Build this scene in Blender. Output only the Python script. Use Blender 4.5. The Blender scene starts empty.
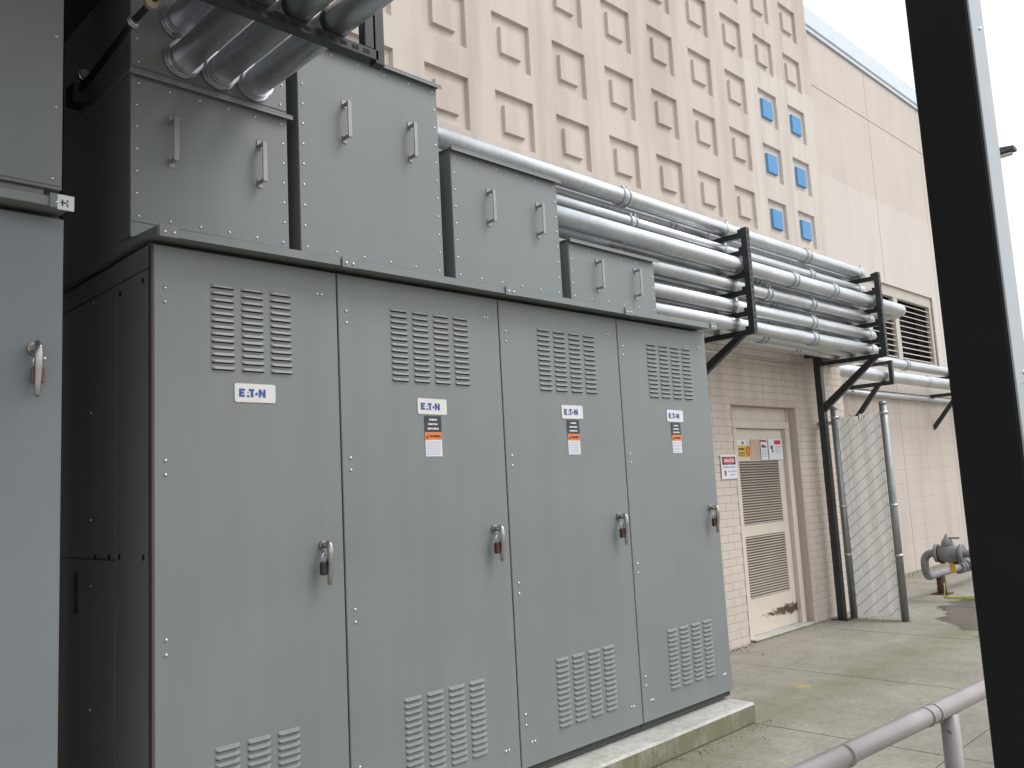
import bpy, math, random
from mathutils import Vector, Matrix
random.seed(7)
SC = bpy.context.scene
COL = SC.collection
pi = math.pi

# ---------------------------------------------------------------- camera
YAW, PITCH, ROLL, FPX = 0.783555, 0.122704, 0.0535094, 855.8
w = Vector((math.sin(YAW)*math.cos(PITCH), math.cos(YAW)*math.cos(PITCH), math.sin(PITCH)))
r = Vector((math.cos(YAW), -math.sin(YAW), 0))
d = w.cross(r)
cr, sr = math.cos(ROLL), math.sin(ROLL)
rr, dd = cr*r + sr*d, -sr*r + cr*d
cam = bpy.data.cameras.new('camera'); camo = bpy.data.objects.new('camera', cam); COL.objects.link(camo)
camo.matrix_world = Matrix(((rr.x, -dd.x, -w.x, -1.185), (rr.y, -dd.y, -w.y, -2.94), (rr.z, -dd.z, -w.z, 1.443), (0, 0, 0, 1)))
cam.sensor_width = 36; cam.lens = FPX/1024*36; cam.clip_start = 0.05; cam.clip_end = 2000
SC.camera = camo

# ---------------------------------------------------------------- overcast sky, weak sun, exposure
SUN_EL, SUN_AZ = math.radians(52), math.radians(140)      # azimuth measured from +Y towards +X
wd = bpy.data.worlds.new('World'); SC.world = wd; wd.use_nodes = True
nt = wd.node_tree; nt.nodes.clear()
sky = nt.nodes.new('ShaderNodeTexSky'); sky.sky_type = 'NISHITA'; sky.sun_disc = False
sky.sun_elevation = SUN_EL; sky.sun_rotation = SUN_AZ; sky.dust_density = 4.0; sky.air_density = 1.5
hs = nt.nodes.new('ShaderNodeHueSaturation'); hs.inputs['Saturation'].default_value = 0.22
mx = nt.nodes.new('ShaderNodeMixRGB'); mx.inputs[0].default_value = 0.55
mx.inputs[2].default_value = (9.0, 9.3, 9.8, 1)           # even cloud layer
bg = nt.nodes.new('ShaderNodeBackground'); bg.inputs['Strength'].default_value = 0.15
ow = nt.nodes.new('ShaderNodeOutputWorld')
nt.links.new(sky.outputs[0], hs.inputs['Color']); nt.links.new(hs.outputs[0], mx.inputs[1])
nt.links.new(mx.outputs[0], bg.inputs[0]); nt.links.new(bg.outputs[0], ow.inputs[0])
sl = bpy.data.lights.new('sun', 'SUN'); sl.energy = 1.2; sl.angle = math.radians(25); sl.color = (1, .97, .93)
so = bpy.data.objects.new('sun', sl); COL.objects.link(so)
sd = Vector((math.sin(SUN_AZ)*math.cos(SUN_EL), math.cos(SUN_AZ)*math.cos(SUN_EL), math.sin(SUN_EL)))
so.rotation_euler = sd.to_track_quat('Z', 'Y').to_euler(); so.location = sd*30
vs = SC.view_settings; vs.view_transform = 'Standard'; vs.look = 'None'; vs.exposure = 0.2; vs.gamma = 1; vs.use_curve_mapping = False

# ---------------------------------------------------------------- materials
MATS = {}
def nodes_of(name):
    m = bpy.data.materials.new(name); m.use_nodes = True; MATS[name] = m
    t = m.node_tree; b = t.nodes['Principled BSDF']
    return m, t, b
def noise(t, scale, detail=4, vec=None, rough=.55):
    n = t.nodes.new('ShaderNodeTexNoise'); n.inputs['Scale'].default_value = scale
    n.inputs['Detail'].default_value = detail; n.inputs['Roughness'].default_value = rough
    if vec is not None: t.links.new(vec, n.inputs['Vector'])
    return n
def ramp(t, fac, stops):
    n = t.nodes.new('ShaderNodeValToRGB'); t.links.new(fac, n.inputs[0])
    e = n.color_ramp.elements
    e[0].position, e[0].color = stops[0][0], stops[0][1]
    e[1].position, e[1].color = stops[-1][0], stops[-1][1]
    for p_, c in stops[1:-1]:
        k = e.new(p_); k.color = c
    return n
def c4(c, s=1.0): return (c[0]*s, c[1]*s, c[2]*s, 1)
def g4(v): return (v, v, v, 1)
def mix(t, fac, a, b, mode='MIX'):
    n = t.nodes.new('ShaderNodeMixRGB'); n.blend_type = mode
    for i, v in enumerate((fac, a, b)):
        if hasattr(v, 'is_linked'): t.links.new(v, n.inputs[i])
        else: n.inputs[i].default_value = v
    return n.outputs[0]
def bump(t, b, h, strength=.2, dist=.01):
    n = t.nodes.new('ShaderNodeBump'); n.inputs['Strength'].default_value = strength; n.inputs['Distance'].default_value = dist
    t.links.new(h, n.inputs['Height']); t.links.new(n.outputs[0], b.inputs['Normal'])
def geo_pos(t): return t.nodes.new('ShaderNodeNewGeometry').outputs['Position']
def mapped(t, vec, loc=(0,0,0), rot=(0,0,0), sc=(1,1,1)):
    n = t.nodes.new('ShaderNodeMapping'); t.links.new(vec, n.inputs[0])
    n.inputs[1].default_value = loc; n.inputs[2].default_value = rot; n.inputs[3].default_value = sc
    return n.outputs[0]
def math_(t, op, a, b=None, clamp=False):
    n = t.nodes.new('ShaderNodeMath'); n.operation = op; n.use_clamp = clamp
    for i, v in enumerate((a, b)):
        if v is None: continue
        if hasattr(v, 'is_linked'): t.links.new(v, n.inputs[i])
        else: n.inputs[i].default_value = v
    return n.outputs[0]
def sep(t, vec):
    n = t.nodes.new('ShaderNodeSeparateXYZ'); t.links.new(vec, n.inputs[0]); return n.outputs

def simple(name, col, rough=.5, metal=0, var=.08, scale=6, spec=.5, bmp=0):
    m, t, b = nodes_of(name)
    p = geo_pos(t); n = noise(t, scale, 5, p)
    rp = ramp(t, n.outputs[0], [(.3, c4(col, 1-var)), (.7, c4(col, 1+var))])
    t.links.new(rp.outputs[0], b.inputs['Base Color'])
    b.inputs['Roughness'].default_value = rough; b.inputs['Metallic'].default_value = metal
    b.inputs['Specular IOR Level'].default_value = spec
    if bmp: bump(t, b, noise(t, 60, 3, p).outputs[0], bmp, .002)
    return m

def painted_steel(name, col, rough=.42, grime=.12):
    m, t, b = nodes_of(name)
    p = geo_pos(t)
    streak = noise(t, 1.0, 6, mapped(t, p, sc=(9, 9, .55)))
    cloud = noise(t, 1.3, 3, p)
    rp = ramp(t, streak.outputs[0], [(.3, c4(col, 1-grime)), (.55, c4(col)), (.75, c4(col, 1+grime*.45))])
    rc = ramp(t, cloud.outputs[0], [(.3, g4(.94)), (.7, g4(1.04))])
    base = mix(t, 1.0, rp.outputs[0], rc.outputs[0], 'MULTIPLY')
    speck = noise(t, 55, 2, p)
    rs = ramp(t, speck.outputs[0], [(.70, g4(0)), (.78, g4(1))])
    base = mix(t, math_(t, 'MULTIPLY', rs.outputs[0], .18), base, c4((.2, .17, .12)))
    t.links.new(base, b.inputs['Base Color'])
    rr_ = ramp(t, cloud.outputs[0], [(.3, g4(rough-.06)), (.7, g4(rough+.08))])
    t.links.new(rr_.outputs[0], b.inputs['Roughness'])
    bump(t, b, noise(t, .9, 2, p).outputs[0], .25, .006)     # very slight oil-canning of the sheet
    return m

def galvanised(name, col=(.62, .65, .67), rough=.34):
    m, t, b = nodes_of(name)
    p = geo_pos(t)
    v = t.nodes.new('ShaderNodeTexVoronoi'); v.inputs['Scale'].default_value = 40; t.links.new(p, v.inputs['Vector'])
    n = noise(t, 3, 5, p)
    sp = ramp(t, v.outputs['Color'], [(.2, c4(col, .95)), (.8, c4(col, 1.03))])
    cl = ramp(t, n.outputs[0], [(.35, g4(.84)), (.65, g4(1.0))])
    t.links.new(mix(t, 1, sp.outputs[0], cl.outputs[0], 'MULTIPLY'), b.inputs['Base Color'])
    b.inputs['Metallic'].default_value = .92
    rg = ramp(t, n.outputs[0], [(.3, g4(rough+.12)), (.7, g4(rough-.05))])
    t.links.new(rg.outputs[0], b.inputs['Roughness'])
    return m

painted_steel('grey_paint', (.208, .230, .230), grime=.05)
painted_steel('grey_paint_cool', (.195, .218, .232), rough=.38, grime=.05)
painted_steel('grey_frame', (.205, .222, .22), rough=.5, grime=.06)
simple('painted_slot_dark', (.012, .012, .014), .8, var=.2)
simple('gasket', (.03, .025, .022), .8)
simple('handle_grey', (.30, .31, .31), .35, metal=.4)
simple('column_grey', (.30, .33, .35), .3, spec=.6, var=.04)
simple('edge_brown', (.085, .062, .055), .7)
simple('gap_rubber', (.05, .052, .05), .7)
galvanised('galvanised', (.62, .65, .67), .35)
galvanised('zinc_bolt', (.75, .77, .8), .25)
galvanised('chrome', (.44, .42, .40), .33)
simple('black_strut', (.022, .022, .024), .36, var=.25, scale=20)
simple('column_black', (.008, .008, .009), .55, spec=.22, var=.2, scale=4)
simple('black_plastic', (.02, .02, .022), .45)
simple('padlock_brown', (.075, .022, .018), .45)
simple('padlock_brass', (.19, .095, .06), .45)
simple('white_label', (.72, .73, .76), .4, var=.03)
simple('plate_white', (.70, .69, .66), .4, var=.04)
simple('logo_blue', (.02, .09, .36), .4)
simple('label_black', (.035, .036, .05), .45)
simple('label_orange', (.72, .20, .03), .45)
simple('print_grey', (.40, .42, .5), .6)
simple('sign_red', (.55, .03, .05), .45)
simple('sign_yellow', (.68, .42, .04), .5)
simple('tag_tan', (.50, .38, .30), .6)
simple('hose_yellow', (.36, .37, .07), .45)
simple('soffit_and_shade_brown', (.075, .062, .05), .9)
simple('dark_interior', (.012, .012, .016), .9)
simple('brown_reveal', (.16, .12, .10), .8)
simple('tag_yellow', (.62, .40, .03), .5)
simple('pvc_white', (.80, .80, .79), .5, var=.07, scale=9)
simple('pvc_bright', (.92, .91, .89), .5, var=.04)
def pvc(nm):
    m = MATS[nm]; t = m.node_tree; b = t.nodes['Principled BSDF']; out = t.nodes['Material Output']
    tr = t.nodes.new('ShaderNodeBsdfTranslucent'); tr.inputs[0].default_value = (.92, .92, .91, 1)
    mxs = t.nodes.new('ShaderNodeMixShader'); mxs.inputs[0].default_value = .5
    t.links.new(b.outputs[0], mxs.inputs[1]); t.links.new(tr.outputs[0], mxs.inputs[2]); t.links.new(mxs.outputs[0], out.inputs[0])
pvc('pvc_white'); pvc('pvc_bright')
simple('mesh_wire', (.30, .23, .20), .6, metal=.3, var=.3, scale=20)
galvanised('fence_post', (.36, .38, .39), .5)
simple('pipe_grey', (.20, .197, .212), .5, var=.3, scale=12, bmp=.2)
simple('rust', (.085, .045, .03), .85, var=.4, scale=25, bmp=.3)
simple('trim_metal', (.62, .68, .75), .4, var=.05)
simple('lamp_dark', (.05, .045, .06), .5)
simple('lamp_lens', (.55, .52, .45), .4)
simple('window_blind', (.52, .48, .43), .7, var=.05)

def rail_mat():
    m, t, b = nodes_of('rail_paint')
    p = geo_pos(t); n = noise(t, 5, 6, p)
    base = ramp(t, n.outputs[0], [(.3, c4((.275, .245, .242))), (.7, c4((.35, .32, .315)))]).outputs[0]
    ch = ramp(t, noise(t, 24, 3, p).outputs[0], [(.71, g4(0)), (.73, g4(1))])
    base = mix(t, ch.outputs[0], base, c4((.17, .12, .09)))
    t.links.new(base, b.inputs['Base Color']); b.inputs['Roughness'].default_value = .3
    bump(t, b, n.outputs[0], .2, .004)
rail_mat()

def wall_mat(name, col, light=None, patch=None, streaks=.10, bmp=.15, brickbump=False, stain=True):
    """painted precast wall: mottling, run-off streaks, grime specks, one repainted patch"""
    m, t, b = nodes_of(name)
    p = geo_pos(t); s = sep(t, p)
    base = ramp(t, noise(t, 1.1, 6, p).outputs[0], [(.3, c4(col, .965)), (.7, c4(col, 1.03))]).outputs[0]
    if patch:
        # repainted area x > patch x, z < patch z, edge a little ragged
        nz = math_(t, 'MULTIPLY', math_(t, 'SUBTRACT', noise(t, 5, 3, p).outputs[0], .5), .16)
        fx = math_(t, 'GREATER_THAN', math_(t, 'ADD', s[0], nz), patch[0])
        fz = math_(t, 'LESS_THAN', math_(t, 'ADD', s[2], math_(t, 'MULTIPLY', nz, .3)), patch[1])
        base = mix(t, math_(t, 'MULTIPLY', fx, fz), base, c4(light))
    st = noise(t, 1.0, 6, mapped(t, p, sc=(5, 5, .5)))
    rs = ramp(t, st.outputs[0], [(.36, g4(1-streaks*1.6)), (.56, g4(1))])
    base = mix(t, 1, base, rs.outputs[0], 'MULTIPLY')
    if stain:
        sp = noise(t, 7, 5, mapped(t, p, sc=(1, 1, .6)), .7)
        rp = ramp(t, sp.outputs[0], [(.70, g4(0)), (.80, g4(1))])
        base = mix(t, math_(t, 'MULTIPLY', rp.outputs[0], .28), base, c4((.22, .17, .14)))
    t.links.new(base, b.inputs['Base Color']); b.inputs['Roughness'].default_value = .8
    b.inputs['Specular IOR Level'].default_value = .25
    h = noise(t, 45, 4, p).outputs[0]
    if brickbump:
        br = t.nodes.new('ShaderNodeTexBrick'); t.links.new(mapped(t, p, rot=(pi/2, 0, 0)), br.inputs['Vector'])
        br.inputs['Scale'].default_value = 1; br.inputs['Brick Width'].default_value = .406; br.inputs['Row Height'].default_value = .203
        br.inputs['Mortar Size'].default_value = .006; br.inputs['Mortar Smooth'].default_value = .4
        h = math_(t, 'SUBTRACT', math_(t, 'MULTIPLY', h, .4), br.outputs['Fac'])
    bump(t, b, h, bmp, .004)
    return m
BEIGE = (.60, .53, .47)
wall_mat('precast_beige', BEIGE, light=(.64, .58, .525), patch=(6.42, 5.70))
wall_mat('pad_blue', (.13, .33, .60), streaks=.05, stain=False)
wall_mat('plain_beige', (.61, .545, .495), light=(.64, .59, .545), patch=(6.0, 5.45), streaks=.025)
wall_mat('lower_beige', (.56, .49, .44), streaks=.06, brickbump=True, bmp=.6)
wall_mat('brick_paint', (.60, .52, .46), streaks=.10, bmp=.35)
wall_mat('mortar_paint', (.555, .47, .41), streaks=.10, bmp=.3)
wall_mat('door_paint', (.62, .55, .47), streaks=.06, bmp=.05)
wall_mat('frame_paint', (.63, .56, .49), streaks=.06, bmp=.05)

def door_rust():
    m, t, b = nodes_of('door_leaf_paint')
    p = geo_pos(t); s = sep(t, p)
    base = ramp(t, noise(t, 3, 5, p).outputs[0], [(.3, c4((.60, .53, .45))), (.7, c4((.66, .59, .51)))]).outputs[0]
    # peeling band with rust low on the leaf
    band = math_(t, 'SUBTRACT', 1, math_(t, 'MULTIPLY', math_(t, 'ABSOLUTE', math_(t, 'SUBTRACT', s[2], .175)), 7.0), True)
    right = math_(t, 'MULTIPLY', math_(t, 'SUBTRACT', s[0], 5.15), .72, True)
    n = noise(t, 13, 7, mapped(t, p, sc=(1, 1, 2.6)), .75).outputs[0]
    f = math_(t, 'MULTIPLY', math_(t, 'MULTIPLY', n, band), right)
    rr_ = ramp(t, f, [(.335, g4(0)), (.355, g4(1))])
    base = mix(t, rr_.outputs[0], base, c4((.10, .05, .03)))
    t.links.new(base, b.inputs['Base Color']); b.inputs['Roughness'].default_value = .6
door_rust()

def concrete_mat(name, col, pad=False):
    m, t, b = nodes_of(name)
    p = geo_pos(t); s = sep(t, p)
    big = noise(t, .9, 6, p, .6); fine = noise(t, 28, 6, p, .7); mid = noise(t, 5, 5, p, .6)
    base = ramp(t, big.outputs[0], [(.3, c4(col, .82)), (.7, c4(col, 1.12))]).outputs[0]
    base = mix(t, 1, base, ramp(t, mid.outputs[0], [(.3, g4(.86)), (.7, g4(1.08))]).outputs[0], 'MULTIPLY')
    base = mix(t, 1, base, ramp(t, fine.outputs[0], [(.3, g4(.78)), (.7, g4(1.16))]).outputs[0], 'MULTIPLY')
    rough = .85
    if pad:   # mossy, dirty vertical face; the trowelled top stays paler
        g = t.nodes.new('ShaderNodeNewGeometry'); ns = sep(t, g.outputs['Normal'])
        side = math_(t, 'SUBTRACT', 1, math_(t, 'MULTIPLY', math_(t, 'ABSOLUTE', ns[2]), 1.6), True)
        moss = ramp(t, noise(t, 6, 6, mapped(t, p, sc=(1, 1, .5)), .7).outputs[0], [(.26, g4(.25)), (.50, g4(1))])
        base = mix(t, math_(t, 'MULTIPLY', math_(t, 'MULTIPLY', moss.outputs[0], side), .85), base, c4((.135, .125, .06)))
    else:
        # moss along the plinth and the wall foot
        dpad = math_(t, 'MULTIPLY', math_(t, 'ADD', s[1], .14), 1.6)       # y=-0.14 at the plinth face
        near = math_(t, 'SUBTRACT', 1, math_(t, 'ABSOLUTE', dpad), True)
        wallf = math_(t, 'MULTIPLY', math_(t, 'SUBTRACT', s[1], .85), 1.0, True)
        near = math_(t, 'MAXIMUM', near, wallf)
        mm = math_(t, 'ADD', math_(t, 'MULTIPLY', near, .38), math_(t, 'MULTIPLY', noise(t, 2.2, 8, p, .78).outputs[0], .84))
        mr = ramp(t, mm, [(.55, g4(0)), (.85, g4(1))])
        base = mix(t, math_(t, 'MULTIPLY', mr.outputs[0], .58), base, c4((.145, .145, .065)))
        # standing water stain running down from the valve
        v = mapped(t, p, loc=(0, 0, 0))
        sh = t.nodes.new('ShaderNodeVectorMath'); sh.operation = 'SUBTRACT'; t.links.new(v, sh.inputs[0]); sh.inputs[1].default_value = (8.0, -.10, 0)
        rot = mapped(t, sh.outputs[0], rot=(0, 0, -.36), sc=(1, 1, 1))
        sc_ = mapped(t, rot, sc=(.66, 2.0, 0))
        ln = t.nodes.new('ShaderNodeVectorMath'); ln.operation = 'LENGTH'; t.links.new(sc_, ln.inputs[0])
        dist = math_(t, 'ADD', ln.outputs['Value'], math_(t, 'MULTIPLY', math_(t, 'SUBTRACT', noise(t, 2.6, 5, p).outputs[0], .5), 1.1))
        wet = ramp(t, dist, [(.80, g4(1)), (.88, g4(0))])
        base = mix(t, math_(t, 'MULTIPLY', wet.outputs[0], .86), base, c4((.05, .045, .038)))
        rg = math_(t, 'SUBTRACT', .85, math_(t, 'MULTIPLY', wet.outputs[0], .6))
        t.links.new(rg, b.inputs['Roughness']); rough = None
        # a splash of yellow marking paint
        sh2 = t.nodes.new('ShaderNodeVectorMath'); sh2.operation = 'DISTANCE'; t.links.new(p, sh2.inputs[0]); sh2.inputs[1].default_value = (4.45, .06, 0)
        yd = math_(t, 'SUBTRACT', 1, math_(t, 'MULTIPLY', sh2.outputs['Value'], 5), True)
        ym = ramp(t, math_(t, 'MULTIPLY', yd, noise(t, 16, 3, p).outputs[0]), [(.34, g4(0)), (.42, g4(1))])
        base = mix(t, math_(t, 'MULTIPLY', ym.outputs[0], .45), base, c4((.5, .42, .06)))
    t.links.new(base, b.inputs['Base Color'])
    if rough: b.inputs['Roughness'].default_value = rough
    b.inputs['Specular IOR Level'].default_value = .35
    bump(t, b, math_(t, 'ADD', math_(t, 'MULTIPLY', mid.outputs[0], .6), fine.outputs[0]), .35, .004)
concrete_mat('concrete', (.30, .284, .24))
concrete_mat('plinth_concrete', (.50, .50, .46), pad=True)
simple('blade_taupe', (.46, .41, .35), .6)
simple('joint_dirt', (.085, .08, .055), .95, var=.3)

# ---------------------------------------------------------------- mesh helpers
class MB:
    def __init__(s): s.v = []; s.f = []; s.m = []; s.sm = []
    def add(s, vs_, fs, mi=0, smooth=False):
        o = len(s.v); s.v += [tuple(a) for a in vs_]
        for f in fs: s.f.append([i+o for i in f]); s.m.append(mi); s.sm.append(smooth)
        return s
    def box(s, x0, x1, y0, y1, z0, z1, c=0, mi=0):
        if c <= 0:
            v = [(x, y, z) for z in (z0, z1) for y in (y0, y1) for x in (x0, x1)]
            return s.add(v, [(0,2,3,1),(4,5,7,6),(0,1,5,4),(2,6,7,3),(0,4,6,2),(1,3,7,5)], mi)
        # chamfered box
        lo = (x0, y0, z0); hi = (x1, y1, z1); v = []; idx = {}
        for sx in (0,1):
            for sy in (0,1):
                for sz in (0,1):
                    cn = [(lo, hi)[k][i] for i, k in enumerate((sx, sy, sz))]
                    for ax in range(3):
                        q = list(cn)
                        for b in range(3):
                            if b != ax: q[b] += c if (sx, sy, sz)[b] == 0 else -c
                        idx[(sx, sy, sz, ax)] = len(v); v.append(q)
        fs = []
        for ax in range(3):
            a, b = (ax+1) % 3, (ax+2) % 3
            for sgn in (0,1):
                def K(i, j):
                    t_ = [0,0,0]; t_[ax] = sgn; t_[a] = i; t_[b] = j; return idx[(*t_, ax)]
                q = [K(0,0), K(1,0), K(1,1), K(0,1)]
                fs.append(q if sgn else q[::-1])
            for i in (0,1):
                for j in (0,1):   # edge along ax
                    def E(e, which):
                        t_ = [0,0,0]; t_[ax] = e; t_[a] = i; t_[b] = j; return idx[(*t_, which)]
                    q = [E(0,a), E(1,a), E(1,b), E(0,b)]
                    fs.append(q if (i == j) else q[::-1])
        for sx in (0,1):
            for sy in (0,1):
                for sz in (0,1):
                    q = [idx[(sx,sy,sz,k)] for k in range(3)]
                    fs.append(q if (sx+sy+sz) % 2 else q[::-1])
        return s.add(v, fs, mi)
    def tube(s, path, rad, n=12, mi=0, caps=True, smooth=True, flat=1.0):
        P = [Vector(a) for a in path]; R_ = rad if isinstance(rad, (list, tuple)) else [rad]*len(P)
        rings = []; up = None
        for i, a in enumerate(P):
            t_ = (P[min(i+1, len(P)-1)] - P[max(i-1, 0)]).normalized()
            if up is None:
                up = Vector((0,0,1)) if abs(t_.z) < .9 else Vector((1,0,0))
            u = (up - t_*up.dot(t_)).normalized(); v_ = t_.cross(u); up = u
            rings.append([a + (u*math.cos(2*pi*k/n)*flat + v_*math.sin(2*pi*k/n))*R_[i] for k in range(n)])
        vs_ = [q for g in rings for q in g]; fs = []
        for i in range(len(P)-1):
            for k in range(n):
                fs.append((i*n+k, i*n+(k+1) % n, (i+1)*n+(k+1) % n, (i+1)*n+k))
        s.add(vs_, fs, mi, smooth)
        if caps:
            o = len(s.v)-len(vs_)
            s.f.append([o+k for k in range(n)][::-1]); s.m.append(mi); s.sm.append(False)
            s.f.append([o+(len(P)-1)*n+k for k in range(n)]); s.m.append(mi); s.sm.append(False)
        return s
    def prism(s, pts, ax, a0, a1, mi=0):
        """polygon in the two axes other than ax, extruded from a0 to a1"""
        def mk(p_, a):
            q = [0,0,0]; o = [i for i in range(3) if i != ax]; q[o[0]], q[o[1]], q[ax] = p_[0], p_[1], a; return q
        n = len(pts); v = [mk(p_, a0) for p_ in pts] + [mk(p_, a1) for p_ in pts]
        fs = [list(range(n))[::-1], [n+i for i in range(n)]] + [(i, (i+1) % n, n+(i+1) % n, n+i) for i in range(n)]
        return s.add(v, fs, mi)
    def mesh(s, name, mats):
        me = bpy.data.meshes.new(name); me.from_pydata(s.v, [], s.f)
        for m_ in (mats if isinstance(mats, (list, tuple)) else [mats]): me.materials.append(MATS[m_])
        for p_, mi, sm in zip(me.polygons, s.m, s.sm): p_.material_index = mi; p_.use_smooth = sm
        import bmesh
        bm = bmesh.new(); bm.from_mesh(me); bmesh.ops.recalc_face_normals(bm, faces=bm.faces); bm.to_mesh(me); bm.free()
        return me
    def obj(s, name, mats, parent=None, loc=None): return link(name, s.mesh(name, mats), parent, loc)

def link(name, me, parent=None, loc=None):
    o = bpy.data.objects.new(name, me); COL.objects.link(o)
    if loc is not None: o.location = loc
    if parent is not None: o.parent = parent
    return o
def empty(name, label, cat, loc=(0,0,0), group=None):
    o = bpy.data.objects.new(name, None); COL.objects.link(o); o.location = loc; o.empty_display_size = .1
    return tag(o, label, cat, group)
def tag(o, label, cat, group=None):
    o['label'] = label; o['category'] = cat
    if group: o['group'] = group
    return o
def stuff(o): o['kind'] = 'stuff'; return o
def text_mesh(txt, size, mat, depth=.0012):
    cu = bpy.data.curves.new('lettering', 'FONT'); cu.body = txt; cu.size = size; cu.extrude = depth/2; cu.align_x = 'CENTER'; cu.align_y = 'CENTER'
    cu.offset = size*.018
    ob = bpy.data.objects.new('lettering', cu); COL.objects.link(ob)
    me = bpy.data.meshes.new_from_object(ob); bpy.data.objects.remove(ob)
    me.transform(Matrix.Rotation(pi/2, 4, 'X'))          # reads from -Y
    me.materials.clear(); me.materials.append(MATS[mat])
    return me
def elbow(p0, d0, p1_dir, rad, n=7):
    """points of a quarter bend that starts at p0 heading d0 and leaves heading p1_dir"""
    p0, a, b = Vector(p0), Vector(d0), Vector(p1_dir)
    return [p0 + a*rad*math.sin(t) + b*rad*(1-math.cos(t)) for t in [pi/2*i/n for i in range(n+1)]]

# ================================================================ GROUND
g = MB(); g.add([(-150,-150,-.014),(250,-150,-.014),(250,250,-.014),(-150,250,-.014)], [(0,1,2,3)])
ground = g.obj('ground', 'concrete'); ground['kind'] = 'structure'
jd = MB().box(-4.6, 15.6, -6.1, 1.9, -.0139, -.006).obj('joint_bed', 'joint_dirt', ground)
xs = [-4.6, -2.9, -1.2, .5, 2.06, 3.48, 4.90, 6.66, 8.4, 10.2, 12.0, 13.8, 15.6]
ys = [-6.1, -4.5, -2.9, -1.23, .45, 1.9]
for i in range(len(xs)-1):
    for j in range(len(ys)-1):
        zt = random.uniform(-.0012, .0012)
        MB().box(xs[i]+.003, xs[i+1]-.003, ys[j]+.003, ys[j+1]-.003, -.0055, .0+zt, c=.004).obj('slab', 'concrete', ground)

# ================================================================ BUILDING
bld = empty('building', 'beige utility building with grid-patterned precast wall above a painted brick base', 'building', (6.5, 1.5, 0))
def bpart(mb, name, mat, parent=None): 
    o = mb.obj(name, mat); o.parent = parent or bld
    if parent is None or parent is bld: o.matrix_parent_inverse = Matrix.Translation(-Vector(bld.location))
    return o
def under(o, parent):   # parent to a part that itself sits at the world origin
    o.parent = parent; return o
# --- precast wall with recessed squares
WY, RD = 1.13, .030
C0, CP, CW = 2.858, .6375, .384
R0, RP, RH = 4.250, .5965, .378           # R0 = top of a recess
X0, X1, Z0, Z1 = -.2, 7.97, 2.86, 8.0
cols = [C0+CP*k for k in range(-4, 8)]; rows = [R0+RP*k-RH for k in range(-2, 6)]
rows = [z for z in rows if z > Z0+.05]
wx = sorted([X0, X1] + cols + [c+CW for c in cols]); wz = sorted([Z0, Z1] + rows + [z+RH for z in rows])
mb = MB()
isr = lambda a, arr: any(abs(a-q) < 1e-6 for q in arr)
for i in range(len(wx)-1):
    for j in range(len(wz)-1):
        a, b, c_, d_ = wx[i], wx[i+1], wz[j], wz[j+1]
        if isr(a, cols) and isr(c_, rows):
            e = .006   # slightly drafted sides
            y1 = WY+RD
            o_ = [(a,WY,c_),(b,WY,c_),(b,WY,d_),(a,WY,d_)]; n_ = [(a+e,y1,c_+e),(b-e,y1,c_+e),(b-e,y1,d_-e),(a+e,y1,d_-e)]
            mb.add(o_+n_, [(4,5,6,7),(0,1,5,4),(1,2,6,5),(2,3,7,6),(3,0,4,7)])
        else:
            mb.add([(a,WY,c_),(b,WY,c_),(b,WY,d_),(a,WY,d_)], [(0,1,2,3)])
mb.add([(X1,WY,Z0),(X1,2.3,Z0),(X1,2.3,Z1),(X1,WY,Z1)], [(0,1,2,3)])
mb.add([(X0,WY,Z0),(X1,WY,Z0),(X1,2.3,Z0),(X0,2.3,Z0)], [(0,1,2,3)])
mb.add([(X0,WY,Z1),(X1,WY,Z1),(X1,2.3,Z1),(X0,2.3,Z1)], [(0,1,2,3)])
me = mb.mesh('patterned_wall', 'precast_beige')
pw = link('patterned_wall', me, bld); pw.matrix_parent_inverse = Matrix.Translation(-Vector(bld.location))
pw['label'] = 'beige precast wall cast with a grid of recessed squares'
PS = .207
padm = MB()
e = .005
v = [(0,0,0),(PS,0,0),(PS,0,PS),(0,0,PS),(e,-.025,e),(PS-e,-.025,e),(PS-e,-.025,PS-e),(e,-.025,PS-e)]
padm.add(v, [(4,5,6,7),(0,1,5,4),(1,2,6,5),(2,3,7,6),(3,0,4,7)])
pm_b = padm.mesh('raised_square', 'precast_beige'); pm_u = padm.mesh('raised_square', 'pad_blue')
for ci, cx in enumerate(cols):
    for z in rows:
        blue = ci >= len(cols)-2 and 3.8 < z < 5.3
        o = link('raised_square', pm_u if blue else pm_b, pw, (cx+(CW-PS)/2, WY+RD-.0005, z+(RH-PS)/2))
        if blue: o['label'] = 'raised square painted light blue'

# --- painted brick base wall with the door opening
OX0, OX1, OZ = 5.63, 6.84, 2.105
BY = WY+.003
mb = MB()
mb.box(-2.0, OX0, BY, 1.5, -.01, 2.859); mb.box(OX1, 7.966, BY, 2.29, -.01, 2.859); mb.box(OX0, OX1, BY, 1.5, OZ, 2.859)
mb.box(OX0, OX1, 1.46, 1.5, -.01, OZ)
bw = link('brick_wall', mb.mesh('brick_wall', 'mortar_paint'), bld); bw.matrix_parent_inverse = Matrix.Translation(-Vector(bld.location))
bw['label'] = 'cream painted brick base wall'
BL, BH, CO = .1995, .0622, .0677
def brick_mesh(L, H=BH):
    c, dep = .0025, .0048
    cx = .0010
    v = [(0,0,0),(L,0,0),(L,0,H),(0,0,H),(cx,-dep,c),(L-cx,-dep,c),(L-cx,-dep,H-c),(cx,-dep,H-c)]
    return MB().add(v, [(4,5,6,7),(0,1,5,4),(1,2,6,5),(2,3,7,6),(3,0,4,7)])
bcache = {}; rest = MB(); nb = 0
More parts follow.
